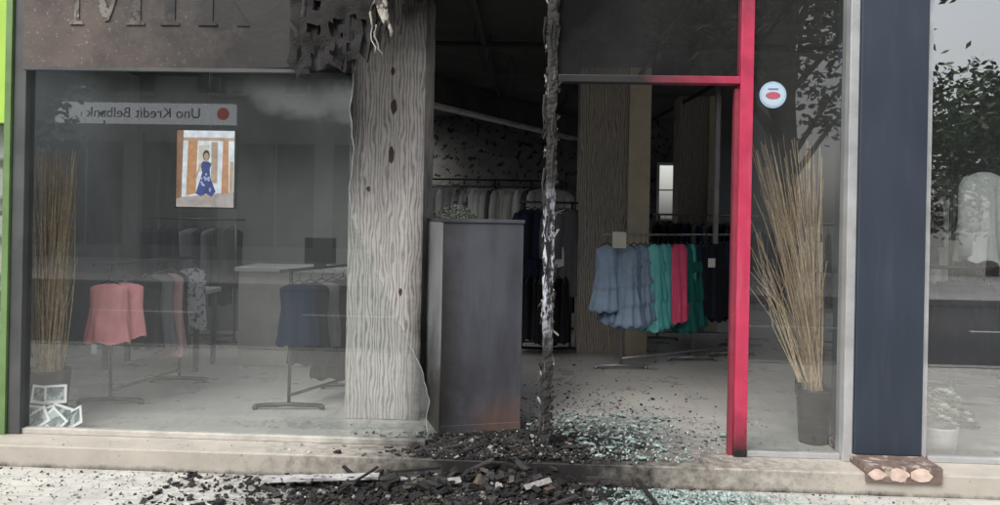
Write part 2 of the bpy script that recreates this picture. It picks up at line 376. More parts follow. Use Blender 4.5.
stem(mx,.03); serif(mx,.03,base); stem(mx+.36,.065); serif(mx+.36,.065,base)
L.prism([(mx+.0,base+H-.001),(mx+.075,base+H-.001),(mx+.235,base+.06),(mx+.195,base+.02)],y0-.001,y1)
L.prism([(mx+.195,base+.02),(mx+.225,base+.03),(mx+.365,base+H-.001),(mx+.345,base+H-.001)],y0-.0015,y1)
stem(-2.12,.065); serif(-2.12,.065,base)
rx=-1.88; stem(rx,.065); serif(rx,.065,base)
ring=[(rx+.065+ .13*math.sin(t*math.pi/10),base+.34+.11*math.cos(t*math.pi/10)) for t in range(11)]
ring2=[(rx+.065+ .075*math.sin(t*math.pi/10),base+.34+.085*math.cos(t*math.pi/10)) for t in range(11)]
for i in range(10): L.prism([ring[i],ring[i+1],ring2[i+1],ring2[i]],y0-.001,y1)
L.prism([(rx+.08,base+.235),(rx+.14,base+.235),(rx+.30,base+.0),(rx+.22,base+.0)],y0-.0005,y1)
L.build('lettering',mat('sign_letters',(.19,.17,.15),.6,.4,9,.2,soots=SS+[((-1.7,0,2.8),(.8,1,.6),.3,1.1,.8,6)],extra=speck(.52,(.06,.05,.045),30)),parent=sg)

b=MB()
def drip(x,y,zt,zb_,r,mi):
    n=9; pts=[];rad=[]
    for i in range(n):
        t=i/(n-1); pts.append((x+U(-.012,.012)+.03*math.sin(t*3+x*20),y+U(-.01,.01),zt+(zb_-zt)*t)); rad.append(r*(1-.5*t)*U(.6,1.4))
    rad[-1]*=.35
    b.tube(pts,rad,7,mi)
for i in range(60):
    x=U(-1.3,-.64); drip(x,U(-.11,-.05),3.12,2.32+.5*abs(x+1.0)*1.2+U(0,.35),U(.01,.03),random.choice((0,0,0,1)))
for i in range(20): drip(U(-.9,.25),U(-.06,.05),3.12,U(2.8,3.02),U(.008,.02),random.choice((0,1)))
# crumpled charred sheet hanging over the corner of the sign
nx,nz=22,26; bb=len(b.v)
for j in range(nz+1):
    for i in range(nx+1):
        u=i/nx; v=j/nz; x=-1.32+.62*u; low=2.34+.16*mnoise.noise(Vector((x*9,0,1)))+.30*max(0,u-.62)/.38
        z=3.11-(3.11-low)*v
        b.v.append(Vector((x+.02*mnoise.noise(Vector((x*8,z*8,2))),-.125+.035*mnoise.noise(Vector((x*7,z*6,5)))+.02*mnoise.noise(Vector((x*22,z*20,5))),z)))
for j in range(nz):
    for i in range(nx):
        k=bb+j*(nx+1)+i
        if mnoise.noise(Vector((i*.45,j*.3,7)))+ (.35 if j<nz*.6 else -.05)>-.12: b.f.append([k,k+1,k+nx+2,k+nx+1]); b.m.append(0)
drip(-.74,-.17,3.1,2.54,.034,2); drip(-.71,-.17,2.8,2.52,.028,2); drip(-.775,-.16,2.75,2.42,.008,2); drip(-.745,-.16,2.6,2.40,.007,3)
b.build('melted_awning_remains',[M_black,M_char2,M_pale,M_ash],smooth=True)

# ---------------------------------------------------------------- interior columns
col=empty('patterned_column')
box('shaft',-1.10,-.57,.6,1.1,-.003,3.049,M_wavy,col,.004)
b=MB()
for cx,cz,rx_,rz_ in ((-.79,2.20,.022,.055),(-.80,1.86,.024,.06),(-.80,2.45,.015,.03),(-.96,1.62,.012,.02),(-.72,.9,.012,.025)):
    b.prism([(cx+rx_*math.cos(t*.524)*U(.75,1.15),cz+rz_*math.sin(t*.524)*U(.8,1.15)) for t in range(12)],.594,.5995)
b.build('scorch_blisters',mat('scorch',(.07,.04,.03),.7,.5,30,.4),parent=col)
c2=empty('patterned_column'); box('shaft',.685,1.2,3.6,4.1,-.003,3.049,M_wavy2,c2); box('cream_pilaster',1.202,1.43,3.55,4.1,-.003,3.049,M_cream,c2)
c3=empty('patterned_column'); box('shaft',2.07,2.45,5.5,5.9,-.003,3.049,M_wavy2,c3); box('cream_pilaster',2.452,2.6,5.46,5.9,-.003,3.049,M_cream,c3)
wf=MB()
wf.box(2.17,2.205,7.94,7.999,1.42,2.35); wf.box(2.545,2.58,7.94,7.999,1.42,2.35); wf.box(2.206,2.544,7.94,7.999,1.42,1.452); wf.box(2.206,2.544,7.94,7.999,2.318,2.35); wf.box(2.206,2.544,7.95,7.999,1.9,1.92)
wf.build('back_window_frame',M_white,parent=shop)
b=MB(); b.box(1.75,1.80,6.4,6.45,-.003,2.3,0); b.box(2.25,2.3,6.4,6.45,-.003,1.4,0)
b.build('fitting_room_frame',M_cream)

# ---------------------------------------------------------------- burnt display cabinet
def rust(nt,c):
    v=soot_mask(nt,(.05,.3,.02),(.28,1,.22),.4,1.15,.45,7)
    c=mixc(nt,math_(nt,'MULTIPLY',v,.6),c,(.15,.085,.06))
    v2=soot_mask(nt,(-.08,.3,1.0),(.28,1,.55),.3,1.3,.3,3)
    c=mixc(nt,math_(nt,'MULTIPLY',v2,.6),c,(.085,.092,.115))
    n3=noise_(nt,pos(nt,(3,1,.5)),3,5,.6)
    c=mixc(nt,mrange(nt,n3,.48,.75,0,.6),c,(.022,.022,.025))
    return mixc(nt,soot_mask(nt,(-.40,.3,.5),(.14,1,1.2),.3,1.2,.5,5),c,(.016,.015,.015))
M_cab=mat('scorched_cabinet',(.050,.052,.062),.5,.35,2.5,.08,extra=rust)
M_cabside=mat('cabinet_side',(.17,.175,.185),.5,.25,3,.1,extra=lambda nt,c: mixc(nt,soot_mask(nt,(-.5,.4,0),(.4,1,.7),.4,1.2,.5,6),c,(.03,.027,.026)))
b=MB(); b.box(0,.56,0,.5,0,1.40,0); b.box(-.012,-.0005,-.004,.5,0,1.40,1); b.box(-.012,.565,-.01,.505,1.401,1.425,0)
b.box(.0,.56,-.008,-.0005,0.0,.05,0)
o=b.build('burnt_display_cabinet',[M_cab,M_cabside],bevel=.003); o.location=(-.385,.28,-.003); o.rotation_euler=(0,0,math.radians(19))

fl=empty('flower_arrangement')
box('pedestal',-.62,-.3,1.35,1.7,-.003,1.36,M_white,fl)
b=MB()
for i in range(1000):
    a=U(0,6.28); r=.17*math.sqrt(R()); h=.14*(1-(r/.19)**2)
    c=Vector((-.44+r*math.cos(a)*1.1,1.5+r*math.sin(a)*.7,1.37+h*U(.3,1)+.03)); s=U(.006,.013)
    u=Vector((U(-1,1),U(-1,1),U(-1,1))).normalized(); w=u.cross(Vector((U(-1,1),U(-1,1),U(-1,1)))).normalized()
    b.poly([c-u*s,c-w*s*.7,c+u*s,c+w*s*.7],0 if R()<.6 else 1)
b.build('blooms',[mat('petals',(.75,.75,.70),.6),mat('flower_leaves',(.12,.18,.08),.6)],parent=fl)

# ---------------------------------------------------------------- garments
def fabric(name,c,var=.15,print_=None):
    ex=None
    if print_: ex=speck(.54,print_,28)
    return mat(name,c,.85,var,5,.25,bscale=180,spec=.2,extra=ex)
def garment(name,x,y,zt,length,wt,wb,dep,m,yaw=0,tiers=0,folds=9,amp=.10,sleeve=0,waist=.9,parent=None,hang=True):
    b=MB(); n=34; seg=60; ph=U(0,6.28); ph2=U(0,6.28)
    for i in range(n):
        t=i/(n-1)
        if t<.07: w=wt*(.30+.70*(t/.07)**.6); dd=dep*(.35+.4*t/.07)
        else:
            k=(t-.07)/.93
            wm=wt*waist
            w=wt+(wm-wt)*min(1,k/.35) if k<.35 else wm+(wb-wm)*((k-.35)/.65)**1.1
            dd=dep*(.75+.5*k)
        if tiers:
            fr=(t*tiers)%1.0
            if t>.2: w*=1+.09*(fr**1.2)-.03; dd*=1+.3*fr
        for k2 in range(seg):
            a=2*math.pi*k2/seg
            f=1+amp*min(1,t*1.6)*(math.sin(folds*a+ph+1.2*math.sin(t*4+ph2))+.5*math.sin(folds*2.3*a+ph2+t*3))*(1.5 if tiers else 1)
            z=zt-length*t
            if t>.97: z+=.012*math.sin(folds*a+ph)
            b.v.append(Vector((w/2*math.cos(a)*(1+(f-1)*.5),dd/2*math.sin(a)*f*1.0,z)))
    for i in range(n-1):
        for k in range(seg):
            b.f.append([i*seg+k,i*seg+(k+1)%seg,(i+1)*seg+(k+1)%seg,(i+1)*seg+k]); b.m.append(0)
    if sleeve:
        for s in (-1,1):
            b.tube([(s*wt*.40,0,zt-.055),(s*wt*.50,-.01,zt-.12),(s*wt*.54,-.015,zt-.12-sleeve*.5),(s*wt*.54,-.02,zt-.12-sleeve)],[.045,.055,.05,.048],12,0)
    if hang:
        b.tube([(-wt*.42,0,zt-.03),(-wt*.2,0,zt-.0),(0,0,zt+.025),(wt*.2,0,zt),(wt*.42,0,zt-.03)],.006,5,1)
        b.tube([(0,0,zt+.025),(0,0,zt+.06),(.018,0,zt+.08),(.0,0,zt+.1),(-.018,0,zt+.085)],.0025,4,1)
    o=b.build(name,[m,M_rackdark],smooth=True,parent=parent); o.location=(x,y,0); o.rotation_euler=(0,0,yaw); return o
F_blue=fabric('fabric_bluegrey',(.25,.33,.44)); F_blue2=fabric('fabric_slate',(.19,.26,.37)); F_teal=fabric('fabric_teal',(.09,.40,.40)); F_teal2=fabric('fabric_aqua',(.17,.52,.51))
F_pink=fabric('fabric_pink',(.78,.10,.20)); F_dteal=fabric('fabric_deep_green',(.015,.12,.11)); F_blk=fabric('fabric_black',(.016,.016,.02)); F_navy=fabric('fabric_navy',(.02,.028,.055))
F_wht=fabric('fabric_white',(.8,.8,.8),.08); F_coral=fabric('fabric_coral',(.88,.36,.38)); F_print2=fabric('fabric_print_light',(.4,.38,.4),print_=(.08,.06,.1)); F_grey=fabric('fabric_grey',(.16,.16,.17)); F_rose=fabric('fabric_dusty_rose',(.40,.24,.25))

def rack(pts_rail,z,posts,m,foot=.24,name='clothes_rack',lower=True):
    e=empty(name); b=MB()
    b.tube([(p[0],p[1],z) for p in pts_rail],.012,8)
    for (x,y) in posts:
        b.tube([(x,y,.03),(x,y,z)],.013,8)
        b.tube([(x-foot,y-.03,.025),(x,y,.035),(x+foot,y+.03,.025)],.017,8)
        for s in (-1,1): b.tube([(x+s*foot,y+s*.03,-.002),(x+s*foot,y+s*.03,.03)],.02,8)
    if lower and len(posts)>1: b.tube([(posts[0][0],posts[0][1],.1),(posts[-1][0],posts[-1][1],.1)],.012,8)
    b.build('frame',m,smooth=True,parent=e); return e
e=rack([(.86,2.58),(2.4,3.68)],1.29,[(1.07,2.73),(1.86,3.295),(2.36,3.65)],M_chrome)
def tier(x,y,m,w=.19,wb=.32,l=.80,yaw=.3,t=4,zt=1.19): garment('tiered_dress',x,y,zt,l,w,wb,.16,m,yaw,tiers=t,folds=9,amp=.09,parent=e,waist=1.0)
def plain(x,y,m,w=.2,wb=.26,l=.8,yaw=.5,nm='dress'): garment(nm,x,y,1.2,l,w,wb,.14,m,yaw,folds=6,amp=.11,parent=e,waist=1.0)
tier(.90,2.56,F_blue,.2,.30,.62,.2,3); tier(1.0,2.64,F_blue2,.2,.32,.74,.5,4); tier(1.09,2.60,F_blue,.2,.34,.76,.1,4); tier(1.17,2.72,F_blue2,.2,.30,.8,.4,4); tier(1.24,2.76,F_blue,.18,.28,.74,.5,4); tier(1.30,2.84,F_blue2,.18,.24,.74,.9,4)
plain(1.37,2.84,F_teal2,.18,.25,.84,.6); tier(1.43,2.91,F_teal,.18,.24,.82,.7,3); plain(1.48,2.94,F_teal2,.16,.22,.78,.9); plain(1.54,3.0,F_teal,.16,.2,.8,1.0)
plain(1.62,3.03,F_pink,.18,.2,.78,.9,'pink_dress'); plain(1.68,3.07,F_pink,.16,.2,.76,.7,'pink_dress')
tier(1.76,3.16,F_dteal,.2,.25,.88,.9,3); plain(1.81,3.20,F_teal,.16,.18,.80,1.1); tier(1.86,3.24,F_dteal,.2,.24,.84,1.0,3)
for i in range(9): garment('black_dress',1.93+i*.055,3.28+i*.04,1.2,U(.68,.82),.3,.3,.1,F_blk if i%3 else F_navy,U(.7,1.2),folds=6,parent=e)
b=MB(); b.box(-.065,.065,-.003,.003,1.15,1.30,0); o=b.build('price_card',mat('card_beige',(.5,.48,.42),.6,.1),parent=e); o.location=(1.0,2.42,.02); o.rotation_euler=(0,0,.15)
b=MB(); b.box(-.035,.035,-.003,.003,.97,1.06,0); o=b.build('price_tag',M_white,parent=e); o.location=(2.0,3.12,0)
e=rack([(1.62,4.6),(2.9,4.75)],1.5,[(1.7,4.61),(2.8,4.74)],M_chrome)
for i in range(13): garment('dark_top',1.68+i*.09,4.61+i*.011,1.4,U(.6,.9),.36,.34,.1,random.choice((F_blk,F_navy,F_grey,F_blk)),1.1+U(-.3,.3),folds=5,parent=e)
e=rack([(2.35,4.3),(3.9,4.1)],1.42,[(2.6,4.27),(3.7,4.13)],M_chrome)
for i in range(14): garment('dark_dress',2.42+i*.1,4.28-i*.012,1.32,U(.7,.95),.34,.34,.08,random.choice((F_blk,F_navy,F_grey,F_blk)),1.3+U(-.2,.2),folds=5,parent=e)
# coats, centre
e=rack([(.05,3.6),(.68,3.66)],1.60,[(.10,3.61),(.62,3.65)],M_rackdark)
for i in range(7):
    m_=(F_navy,F_navy,F_blk,F_navy,F_grey,F_wht,F_grey)[i]
    garment('coat',.14+i*.078,3.60+i*.008,1.52,U(.8,1.0) if i!=5 else .6,.32,.32,.12,m_,.8+U(-.4,.35),folds=5,parent=e,sleeve=.4)
for i in range(9): garment('trousers',-.05+i*.075,3.42,.80,U(.6,.7),.3,.3,.09,F_blk,1.2+U(-.3,.3),folds=5,parent=e)
# long rail with white tops
e=rack([(-2.2,5.2),(.6,5.2)],1.90,[(-2.0,5.2),(-.3,5.2),(.55,5.2)],M_rackdark)
for i in range(28):
    garment('white_top',-1.5+i*.072,5.2+U(-.02,.02),1.80,U(.5,.7),.42,.42,.13,F_wht if i%6 else random.choice((F_print2,F_grey)),.45+U(-.4,.4),folds=5,parent=e,sleeve=.3)
for i in range(18): garment('dark_top',-1.2+i*.12,5.0,.98,U(.6,.8),.4,.4,.1,random.choice((F_blk,F_navy,F_grey)),1.2+U(-.4,.4),folds=5,parent=e,hang=False)
# left racks near the window
e=rack([(-2.94,.62),(-2.70,1.75)],1.04,[(-2.90,.8),(-2.74,1.6)],M_rackdark,foot=.22)
garment('pink_top',-2.87,.70,.90,.43,.27,.33,.10,F_coral,.12,folds=5,amp=.12,parent=e,waist=.98)
garment('pink_top',-2.80,.78,.90,.40,.27,.31,.10,F_coral,.3,folds=4,amp=.10,parent=e,waist=.98)
garment('black_dress',-2.70,.90,.93,.52,.24,.28,.1,F_blk,.2,folds=7,parent=e); garment('grey_dress',-2.65,1.02,.95,.58,.22,.27,.1,F_grey,.4,folds=7,parent=e)
garment('rose_dress',-2.60,1.12,.95,.64,.18,.24,.1,F_rose,.3,folds=7,parent=e); garment('dark_dress',-2.70,1.3,.95,.6,.28,.32,.1,F_blk,.3,folds=7,parent=e); garment('print_dress',-2.58,1.45,.97,.5,.22,.24,.1,F_print2,.3,folds=7,parent=e)
b=MB(); b.box(-.02,.02,-.002,.002,.40,.47); o=b.build('price_tag',M_white,parent=e); o.location=(-2.93,.62,0)
e=rack([(-1.60,.68),(-1.22,1.7)],1.02,[(-1.56,.8),(-1.26,1.55)],M_rackdark,foot=.24)
for i in range(8): garment('dark_dress',-1.5+i*.055,.80+i*.11,.92,(.45,.6,.5,.75,.55,.7,.6,.65)[i],.28,.32,.1,(F_navy,F_blk,F_grey,F_blk,F_navy,F_blk,F_blk,F_grey)[i],.3+U(-.2,.2),folds=7,parent=e)
e=rack([(-3.9,3.4),(-2.9,3.5)],1.35,[(-3.8,3.4),(-3.0,3.5)],M_rackdark)
for i in range(9): garment('dark_dress',-3.85+i*.1,3.42+i*.01,1.25,U(.6,.9),.34,.32,.1,random.choice((F_blk,F_navy,F_grey,F_navy)),1.1+U(-.2,.2),folds=5,parent=e)

ct=empty('sales_counter'); box('body',-2.55,-1.52,2.4,2.95,-.003,.88,mat('counter_white',(.5,.48,.45),.5,.1),ct,.004); box('top',-2.58,-1.49,2.37,2.98,.881,.92,M_white,ct,.004)
box('screen',-2.0,-1.7,2.65,2.68,.95,1.2,M_darkmetal,ct); box('screen_foot',-1.9,-1.8,2.62,2.71,.921,.949,M_darkmetal,ct)
tb=empty('display_table'); box('top',-3.7,-2.75,2.0,2.5,.68,.72,M_white,tb,.004)
b=MB()
for x in (-3.65,-2.82):
    for y in (2.04,2.43): b.box(x,x+.04,y,y+.04,-.003,.679)
b.build('legs',M_rackdark,parent=tb)
b=MB()
for i in range(14):
    x=-3.6+i*.06; b.chunk((x,2.2+U(-.1,.1),.75),.05,.07,.025,int(U(0,3)),True)
b.build('folded_clothes',[F_wht,F_print2,F_grey],parent=tb)
# hanging lit screen with a fashion picture
sc=empty('display_screen')
X,Y=-2.83,2.3
box('housing',X-.30,X+.27,Y+.001,Y+.05,1.46,2.20,M_darkmetal,sc)
b=MB()
def sq(x0,x1,z0,z1,mi,k): b.prism([(X+x0,z0),(X+x1,z0),(X+x1,z1),(X+x0,z1)],Y-.002*k,Y-.002*k+.001,mi)
def shp(p,mi,k): b.prism([(X+a,c) for a,c in p],Y-.002*k,Y-.002*k+.001,mi)
def ell(cx,cz,rx_,rz_,mi,k): shp([(cx+rx_*math.cos(t*.449),cz+rz_*math.sin(t*.449)) for t in range(14)],mi,k)
sq(-.285,.255,1.475,2.185,0,1)
shp([(-.285,1.475),(.255,1.475),(.255,1.62),(-.285,1.56)],4,2); sq(-.285,.255,2.09,2.12,6,3)
shp([(-.285,1.55),(-.235,1.56),(-.225,2.185),(-.285,2.185)],1,4); shp([(-.19,1.58),(-.10,1.60),(-.09,2.09),(-.18,2.09)],2,4); sq(-.08,.02,1.8,2.05,3,3); sq(.04,.10,1.7,2.08,6,3); shp([(.14,1.6),(.21,1.6),(.20,2.09),(.15,2.09)],2,4); sq(.215,.25,1.62,1.9,6,3)
shp([(-.04,1.50),(-.02,1.50),(-.01,1.62),(-.045,1.62)],6,6); shp([(.03,1.51),(.05,1.51),(.035,1.62),(.0,1.62)],6,6)
shp([(-.10,1.60),(-.05,1.575),(0,1.60),(.05,1.57),(.09,1.62),(.04,1.74),(.03,1.82),(.045,1.88),(.01,1.90),(-.03,1.90),(-.06,1.87),(-.04,1.80),(-.06,1.72)],5,7)
shp([(-.06,1.88),(-.045,1.87),(-.085,1.76),(-.10,1.72),(-.11,1.73)],6,8); shp([(.045,1.88),(.05,1.86),(.09,1.79),(.05,1.74),(.04,1.75),(.065,1.79)],6,8)
ell(-.005,1.955,.033,.05,7,6); ell(-.003,1.945,.023,.032,6,8); shp([(-.012,1.92),(.006,1.92),(.008,1.895),(-.014,1.895)],6,8)
for i in range(14): ell(U(-.05,.04),U(1.62,1.78),.010,.012,8,9)
b.build('picture',[emis('scr_white',(.8,.83,.9),1.2),emis('scr_brown',(.35,.18,.1),1),emis('scr_orange',(.7,.36,.18),1),emis('scr_cream',(.8,.75,.65),1),emis('scr_floor',(.55,.48,.47),1),emis('scr_blue',(.07,.1,.32),1),emis('scr_tan',(.62,.46,.34),1),emis('scr_hair',(.12,.06,.04),1),emis('scr_dots',(.5,.55,.8),1)],parent=sc)
b=MB(); b.tube([(X,Y+.03,2.2),(X,Y+.03,3.05)],.012,6); b.build('ceiling_rod',M_darkmetal,parent=sc)

# ---------------------------------------------------------------- dried twigs in pots
M_twig=mat('dry_twig',(.52,.39,.25),.8,.35,30,.3); M_twig2=mat('dry_twig_dark',(.30,.21,.14),.8,.4,30,.3)
def twigs(name,x,y,pot_h,pot_r,n,x0,x1,ztop,spread,lean=0,mats=(M_twig,M_twig2)):
    e=empty(name); b=MB()
    b.lathe((x,y,-.003),[(0,0),(pot_r*.78,0),(pot_r*.82,.02),(pot_r,pot_h-.02),(pot_r*1.02,pot_h),(pot_r*.92,pot_h),(pot_r*.9,pot_h-.05),(0,pot_h-.05)],28)
    b.build('pot',M_darkmetal,smooth=True,parent=e)
    b=MB()
    for i in range(n):
        tx=U(x0,x1); tz=ztop*U(.80,1.0) if R()<.75 else ztop*U(.5,.8); ty=y+U(-spread,spread)
        bx=x+U(-1,1)*pot_r*.45; by=y+U(-1,1)*pot_r*.45; cv=U(-.03,.03)
        pts=[];rad=[]
        for k in range(8):
            t=k/7; s=t**lean if lean else t
            pts.append((bx+(tx-bx)*s+cv*math.sin(t*math.pi*1.5)+U(-.005,.005),by+(ty-by)*t,pot_h-.06+(tz-pot_h+.06)*t)); rad.append(.0046*(1-.65*t)*U(.8,1.2))
        b.tube(pts,rad,4,int(R()<.35))
        if R()<.5:
            k=int(U(3,6)); p=Vector(pts[k]); b.tube([p,p+Vector((U(-.05,.05),U(-.03,.03),.12)),p+Vector((U(-.09,.09),U(-.03,.03),.26))],[.003,.002,.001],3,1)
    b.build('twigs',list(mats),parent=e); return e
twigs('dried_twig_arrangement',-3.10,.36,.34,.14,230,-3.24,-2.95,1.86,.08,.8)
twigs('dried_twig_arrangement',2.08,.36,.36,.115,120,1.64,2.14,2.02,.08,1.15)
b=MB()
for i in range(9):
    bx=2.0+U(-.05,.02); b.tube([(bx,.3,.40),(bx-.16+U(-.05,.05),.3,.85+U(-.1,.1)),(1.62+U(-.06,.08),.28,1.25+U(-.2,.15))],[.004,.003,.0015],4)
b.build('drooping_twigs',M_twig)
pc=empty('photo_card_pile')
M_photo=mat('photo_print',(.12,.16,.17),.3,.6,25,0,extra=speck(.52,(.4,.44,.44),18)); M_card=mat('card_white',(.8,.8,.8),.5,.05)
for (x,z,r,tl,y) in ((-3.08,.07,.1,.2,.12),(-2.96,.06,-.35,.25,.10),(-3.02,.19,.05,.12,.16),(-2.86,.075,.25,.3,.11),(-2.92,.20,-.08,.15,.15),(-2.76,.06,-.5,.35,.09),(-2.88,.045,.6,.5,.07),(-2.99,.05,-.6,.5,.07)):
    b=MB(); b.box(-.075,.075,-.003,.003,-.06,.06,0); b.box(-.058,.058,-.005,-.0032,-.04,.045,1)
    o=b.build('photo_card',[M_card,M_photo],parent=pc); o.location=(x,y,z+.015); o.rotation_euler=(-tl,r,U(-.3,.3))
pd=empty('display_pedestal'); box('post',2.45,2.62,1.7,1.9,-.003,1.0,M_black,pd,.004); box('plate',2.40,2.67,1.65,1.95,1.001,1.03,M_darkmetal,pd,.004)
b=MB(); b.box(2.42,2.60,1.72,1.725,1.031,1.28,0); b.box(2.44,2.58,1.717,1.7195,1.06,1.25,1); b.build('notice_card',[M_white,mat('card_print',(.35,.36,.34),.5,.4,30,0)],parent=pd)

# ---------------------------------------------------------------- right display window
pp=empty('potted_white_flowers'); b=MB()
b.lathe((2.79,.18,-.003),[(0,0),(.10,0),(.115,.17),(.12,.18),(.105,.18),(.10,.15),(0,.15)],28); b.build('pot',mat('pot_white',(.8,.79,.77),.5,.08),smooth=True,parent=pp)
b=MB()
for i in range(85):
    a=U(0,6.28); r=.16*math.sqrt(R()); c=Vector((2.80+r*math.cos(a)*1.1,.18+r*math.sin(a)*.7,.18+.24*(1-(r/.19)**2)*U(.15,1)))
    fw=R()<.6
    for k in range(14):
        aa=k*2.4; el=.1+k*.09; s=(.036 if fw else .05)*(1-k*.03)
        dd=Vector((math.cos(aa)*math.cos(el),math.sin(aa)*math.cos(el),math.sin(el))); w=dd.cross(Vector((0,0,1))).normalized()*s*.40
        b.poly([c,c+dd*s*.6-w,c+dd*s,c+dd*s*.6+w],1 if fw else 0)
b.build('leaves_and_blooms',[mat('succulent',(.22,.32,.18),.6,.2,30,0),mat('bloom_white',(.85,.85,.76),.6,.08)],parent=pp)
def bust(name,x,y,zw):
    e=empty(name); b=MB()
    b.lathe((x,y,-.003),[(0,0),(.15,0),(.15,.012),(.02,.03)],28,0); b.tube([(x,y,.02),(x,y,1.0)],.014,8,0)
    prof=[(.09,.87),(.13,.92),(.14,1.0),(.12,1.12),(.10,1.2),(.115,1.3),(.135,1.4),(.145,1.5),(.135,1.56),(.08,1.60),(.05,1.63),(.045,1.66),(.0,1.67)]
    bb=len(b.v); sg_=24
    for r,z in prof:
        for k in range(sg_):
            a=2*math.pi*k/sg_; b.v.append(Vector((x+r*math.cos(a),y+r*.62*math.sin(a),z+zw)))
    for i in range(len(prof)-1):
        for k in range(sg_):
            b.f.append([bb+i*sg_+k,bb+i*sg_+(k+1)%sg_,bb+(i+1)*sg_+(k+1)%sg_,bb+(i+1)*sg_+k]); b.m.append(0)
    b.build('form',[M_darkmetal],smooth=True,parent=e); return e
e=rack([(3.30,1.15),(4.2,1.10)],1.95,[(3.34,1.15),(4.15,1.11)],M_rackdark,foot=.2)
garment('white_jacket',3.56,1.13,1.84,.66,.34,.36,.26,F_wht,.35,folds=7,amp=.16,sleeve=.50,parent=e,waist=.85)
garment('white_jacket',3.76,1.12,1.84,.70,.34,.36,.24,F_wht,.7,folds=6,amp=.16,sleeve=.50,parent=e,waist=.9)
garment('grey_jacket',3.92,1.12,1.84,.70,.34,.36,.2,F_grey,.9,folds=6,amp=.12,sleeve=.50,parent=e,waist=.9)
e=rack([(3.05,.86),(3.45,.80)],1.14,[(3.22,.83)],M_rackdark,foot=.18,lower=False,name='skirt_stand')
garment('black_skirt',3.20,.82,1.05,.62,.20,.48,.28,F_blk,0,folds=9,amp=.14,parent=e,waist=1.1)
garment('black_skirt',3.36,.84,1.05,.55,.22,.40,.24,F_blk,.6,folds=9,amp=.14,parent=e,waist=1.1)
e=bust('dressed_mannequin',4.4,1.0,.1)
garment('dark_dress',4.4,1.0,1.74,1.1,.4,.5,.28,F_navy,0,folds=7,parent=e,hang=False,waist=.75)
e=rack([(3.25,1.9),(4.6,1.85)],1.78,[(3.3,1.9),(4.5,1.86)],M_chrome)
for i in range(15): garment('light_top',3.30+i*.085,1.9,1.68,U(.55,.8),.36,.36,.12,random.choice((F_wht,F_grey,F_grey,F_print2,F_blk)),1.0+U(-.3,.3),folds=5,parent=e,sleeve=.3)
for i in range(9): garment('black_dress',3.32+i*.11,1.75,.95,U(.6,.75),.34,.36,.1,F_blk,1.0,folds=5,parent=e,hang=False)

# ---------------------------------------------------------------- debris
b=MB()
def heap(x): return .095*math.exp(-((x-.12)/.36)**2)+.05*math.exp(-((x+.5)/.45)**2)
for i in range(12500):
    x=random.gauss(-.15,.46) if R()<.92 else U(-1.9,1.2); y=U(-.95,-.27)
    h=heap(x)*(1-abs(y+.5)/.5); s=abs(random.gauss(0,.0072))+.0022
    b.chunk((x,y,-.128+max(0,h)*R()+s*.4),s*U(.6,2.4),s*U(.6,1.4),s*U(.2,.8),random.choices((0,1,2,3),(8,4,.8,1.0))[0],R()<.5)
for i in range(2800):
    x=random.gauss(.08,.34); y=U(-.28,.28); s=abs(random.gauss(0,.0065))+.002
    h=.04*math.exp(-((x-.2)/.35)**2)
    b.chunk((x,y,.0+h*R()+s*.3),s*U(.6,2.2),s*U(.6,1.4),s*U(.2,.7),random.choices((0,1,2,3),(7,4,.8,1))[0],R()<.6)
for i in range(80):
    x=random.gauss(.02,.34); y=U(-.66,-.2); s=U(.015,.04)
    b.chunk((x,y,-.10+heap(x)*U(.3,1)),s*U(1,2.2),s*.8,s*.5,random.choices((0,1,2,3),(6,4,.3,1))[0],False)
b.build('charred_debris',[M_black,M_char2,M_ash,M_brown])
b=MB()
def plank(x,y,z,l,w,h,rz,ry,mi):
    Mx=Matrix.Translation((x,y,z))@Matrix.Rotation(rz,4,'Z')@Matrix.Rotation(ry,4,'Y')
    n=10; bb=len(b.v)
    for i in range(n+1):
        t=-l/2+l*i/n
        for dy,dz in ((-w/2,-h/2),(w/2,-h/2),(w/2,h/2),(-w/2,h/2)): b.v.append(Mx@Vector((t+U(-.006,.006),dy*U(.8,1.1),dz*U(.7,1.1))))
    for i in range(n):
        for k in range(4): b.f.append([bb+i*4+k,bb+i*4+(k+1)%4,bb+i*4+4+(k+1)%4,bb+i*4+4+k]); b.m.append(mi)
    b.f.append([bb,bb+1,bb+2,bb+3]); b.f.append([bb+n*4+3,bb+n*4+2,bb+n*4+1,bb+n*4]); b.m+=[mi,mi]
plank(-.97,-.48,-.065,.66,.075,.020,.07,-.04,0)
plank(-.55,-.44,-.07,.13,.05,.01,.5,.1,0)
for i in range(36): plank(random.gauss(.0,.34),U(-.7,-.3),U(-.11,-.01),U(.08,.3),U(.012,.035),U(.008,.018),U(-1.4,1.4),U(-.3,.3),random.choice((1,1,2)))
for i in range(10): plank(random.gauss(.1,.25),U(-.2,.2),U(.01,.05),U(.08,.25),U(.01,.025),U(.006,.013),U(-1.2,1.2),U(-.2,.2),random.choice((1,1,2)))
b.build('charred_timber',[mat('plank_pale',(.36,.36,.355),.85,.35,10,.4,extra=speck(.6,(.05,.048,.045),25)),M_black,M_char2])
b=MB()
def shard(x,y,z,s):
    a0=U(0,6.28); n=random.choice((3,4,5)); tl=U(-.5,.5) if s<.02 else U(-.15,.15)
    pts=[(x+s*math.cos(a0+k*6.283/n)*U(.5,1.1),y+s*math.sin(a0+k*6.283/n)*U(.5,1.1),z+s*tl*math.cos(k*6.283/n)+.003) for k in range(n)]
    b.poly(pts); b.poly([(p[0],p[1],p[2]-.004) for p in pts][::-1])
